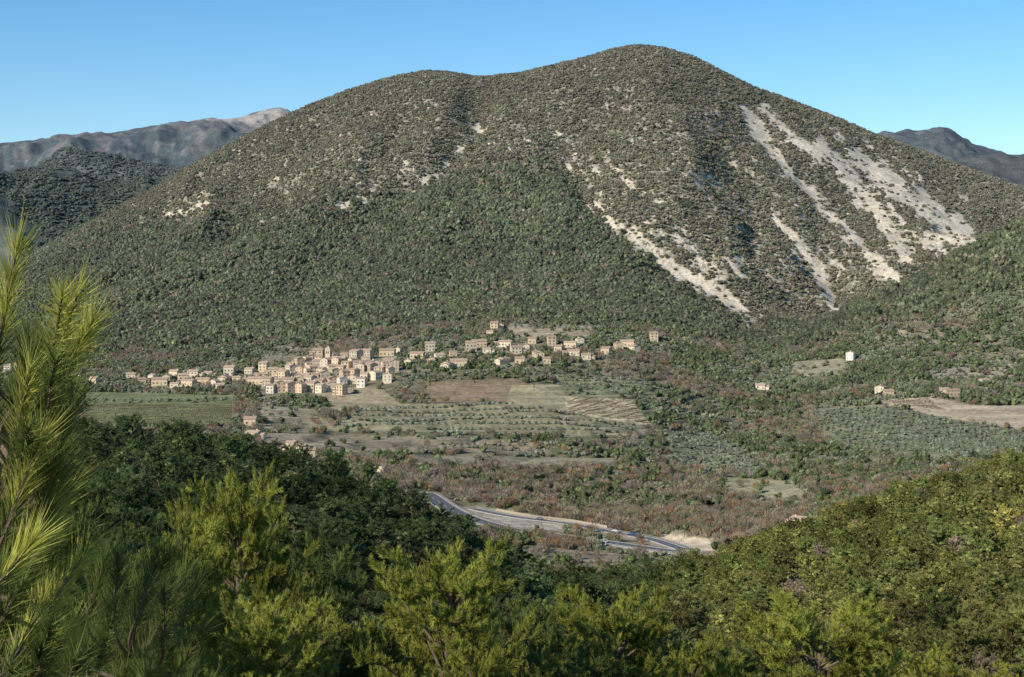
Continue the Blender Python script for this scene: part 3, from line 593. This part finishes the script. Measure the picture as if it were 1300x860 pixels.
# church
mb=MB();mb.box(-2.6,2.6,-2.6,2.6,-3,17,0)
for ax in range(4):
    for s_ in (-.9,.9):
        if ax==0: mb.box(s_-.45,s_+.45,-2.66,-2.6,12.5,15.2,2)
        if ax==1: mb.box(s_-.45,s_+.45,2.6,2.66,12.5,15.2,2)
        if ax==2: mb.box(-2.66,-2.6,s_-.45,s_+.45,12.5,15.2,2)
        if ax==3: mb.box(2.6,2.66,s_-.45,s_+.45,12.5,15.2,2)
mb.box(-2.9,2.9,-2.9,2.9,17,17.4,0);mb.add([(-2.8,-2.8,17.4),(2.8,-2.8,17.4),(2.8,2.8,17.4),(-2.8,2.8,17.4),(0,0,20.5)],[(0,1,4),(1,2,4),(2,3,4),(3,0,4)],1)
mb.box(2.61,18,-4,4,-3,8,0);mb.add([(2.61,-4.5,7.8),(18.5,-4.5,7.8),(18.5,0,10.6),(2.61,0,10.6),(2.61,4.5,7.8),(18.5,4.5,7.8)],[(0,1,2,3),(3,2,5,4)],1);mb.add([(18,-4,8),(18,4,8),(18,0,10.4)],[(0,1,2)],0)
for i in range(3): mb.box(5+i*4,6+i*4,-4.06,-4,3,6,2)
h=hit(417,466,1400,1750);link('village_church',mb.mesh('village_church',[wallm[2],roofm,winm]),(h[0],h[1],h[2]),-.3)
# ------------------------------------------------------------ road meshes
asph=plain('asphalt',(.13,.13,.135),.9,.4,.15);paint=plain('road_paint',(.75,.75,.72),.7,2,.1);steel=plain('galvanised_steel',(.4,.4,.4),.5,2,.1,0,.3);kerbm=plain('kerb_stone',(.45,.41,.35),.9,2,.12)
for ri,(nm_,C,z,w) in enumerate(roads):
    T=np.gradient(C,axis=0);T/=np.linalg.norm(T,axis=1)[:,None];Nn=np.stack([-T[:,1],T[:,0]],1)
    zz=z+ri*.0-ri*.03
    def strip(mb,o0,o1,dz0,dz1,mat,sl=slice(None)):
        A=C[sl]+Nn[sl]*o0;B=C[sl]+Nn[sl]*o1;v=np.concatenate([np.c_[A,zz[sl]+dz0],np.c_[B,zz[sl]+dz1]]);n=len(A)
        mb.add(v,[(i,i+1,n+i+1,n+i) for i in range(n-1)],mat)
    mb=MB();strip(mb,-w/2,w/2,0,0,0);strip(mb,w/2-.5,w/2-.25,.02,.02,1);strip(mb,-w/2+.25,-w/2+.5,.02,.02,1)
    for i in range(0,len(C)-3,4): strip(mb,-.1,.1,.02,.02,1,slice(i,i+3))
    for s_ in (-1,1):
        strip(mb,s_*w/2,s_*(w/2+.01),0,.13,2);strip(mb,s_*(w/2+.01),s_*(w/2+.25),.13,.13,2);strip(mb,s_*(w/2+.25),s_*(w/2+.9),.13,-.5,2)
    link(nm_,mb.mesh(nm_,[asph,paint,kerbm]))
    mb=MB();o=-(w/2+.8) if ri==0 else (w/2+.8);strip(mb,o,o,.5,.8,0)
    for i in range(0,len(C),2):
        p=C[i]+Nn[i]*o;mb.box(p[0]-.06,p[0]+.06,p[1]+.02,p[1]+.14,zz[i]-.6,zz[i]+.75,0)
    link('guard_rail',mb.mesh('guard_rail',[steel]))
    if ri==1:
        mb=MB();sl=slice(8,62);o=w/2+2.2 if Nn[30,1]>0 else -(w/2+2.2);e=.5 if o>0 else -.5
        strip(mb,o,o,-.8,1.6,0,sl);strip(mb,o,o+e,1.6,1.6,0,sl);strip(mb,o+e,o+e,1.6,-.8,0,sl);link('retaining_wall',mb.mesh('retaining_wall',[plain('limestone_masonry',(.50,.41,.29),.95,1.5,.25,.4)]))
# cars
tyre=plain('tyre_rubber',(.03,.03,.03),.8,3,.1)
def car(cm):
    mb=MB();pf=[(-2.1,.35),(-2.15,.75),(-2.0,.95),(-1.55,1.0),(-1.1,1.42),(.5,1.45),(1.15,1.0),(1.95,.85),(2.15,.65),(2.1,.32)]
    n=len(pf);V=[(x,-.85+(.12 if z>1.1 else 0),z) for x,z in pf]+[(x,.85-(.12 if z>1.1 else 0),z) for x,z in pf]
    mb.add(V,[(i,(i+1)%n,n+(i+1)%n,n+i) for i in range(n)],0);mb.add(V[:n],[tuple(range(n))[::-1]],0);mb.add(V[n:],[tuple(range(n))],0)
    for s_ in (-1,1):
        y=s_*.80;mb.add([(-1.35,y+s_*.03,1.02),(-1.02,y-s_*.03,1.36),(.45,y-s_*.03,1.38),(.95,y+s_*.03,1.02)],[(0,1,2,3)],1)
        for xx in (-1.3,1.3):
            a=np.arange(12)*np.pi/6;W=[(xx+.33*math.cos(t),s_*.88,.33+.33*math.sin(t)) for t in a]+[(xx+.33*math.cos(t),s_*.66,.33+.33*math.sin(t)) for t in a]
            mb.add(W,[(i,(i+1)%12,12+(i+1)%12,12+i) for i in range(12)],2);mb.add(W[:12],[tuple(range(12))],2)
    mb.add([(.56,-.7,1.43),(.56,.7,1.43),(1.13,.8,1.04),(1.13,-.8,1.04)],[(0,1,2,3)],1)
    return mb.mesh('parked_car_mesh',[cm,winm,tyre])
cars=[car(plain('car_paint_'+a,c,.35,1,.03)) for a,c in (('white',(.7,.7,.7)),('blue',(.05,.09,.2)),('grey',(.25,.26,.27)))]
C,z,w=roads[1][1:];
for i,f in enumerate((.62,.70,.28)):
    k=int(f*len(C));T=C[k+1]-C[k];T/=np.linalg.norm(T);p=C[k]+np.array((-T[1],T[0]))*1.6;link('parked_car',cars[i],(p[0],p[1],z[k]-.03),math.atan2(T[1],T[0]))
C,z,w=roads[0][1:]
k=int(.55*len(C));T=C[k+1]-C[k];T/=np.linalg.norm(T);p=C[k]-np.array((-T[1],T[0]))*1.9;link('passing_car',cars[0],(p[0],p[1],z[k]),math.atan2(T[1],T[0]))
# ------------------------------------------------------------ light, sky, camera
tosun=Vector((-0.74,-0.67,0)).normalized();el=math.radians(30);ts=Vector((tosun.x*math.cos(el),tosun.y*math.cos(el),math.sin(el)))
sd=bpy.data.lights.new('sun','SUN');sd.energy=5.0;sd.angle=math.radians(.5);sd.color=(1,.92,.79);so=link('sun',sd);so.rotation_mode='QUATERNION';so.rotation_quaternion=ts.to_track_quat('Z','Y')
w=bpy.data.worlds.new('World');scene.world=w;w.use_nodes=True;nt=w.node_tree;bg=nt.nodes['Background'];sk=nt.nodes.new('ShaderNodeTexSky');sk.sky_type='NISHITA';sk.sun_disc=False;sk.sun_elevation=el;sk.sun_rotation=math.atan2(ts.x,ts.y)
sk.altitude=800;sk.air_density=1.0;sk.dust_density=.1;sk.ozone_density=2.2
hs=nt.nodes.new('ShaderNodeHueSaturation');hs.inputs['Saturation'].default_value=1.36;hs.inputs['Hue'].default_value=.5
nt.links.new(sk.outputs[0],hs.inputs['Color']);nt.links.new(hs.outputs[0],bg.inputs[0]);bg.inputs[1].default_value=.145
cd=bpy.data.cameras.new('camera');cd.sensor_width=36;cd.lens=36*F/1300;cd.shift_y=-50/1300;cd.clip_start=.1;cd.clip_end=60000
co=link('camera',cd);co.rotation_euler=(math.pi/2,0,0);scene.camera=co
scene.view_settings.view_transform='Standard';scene.view_settings.look='None';scene.view_settings.exposure=0
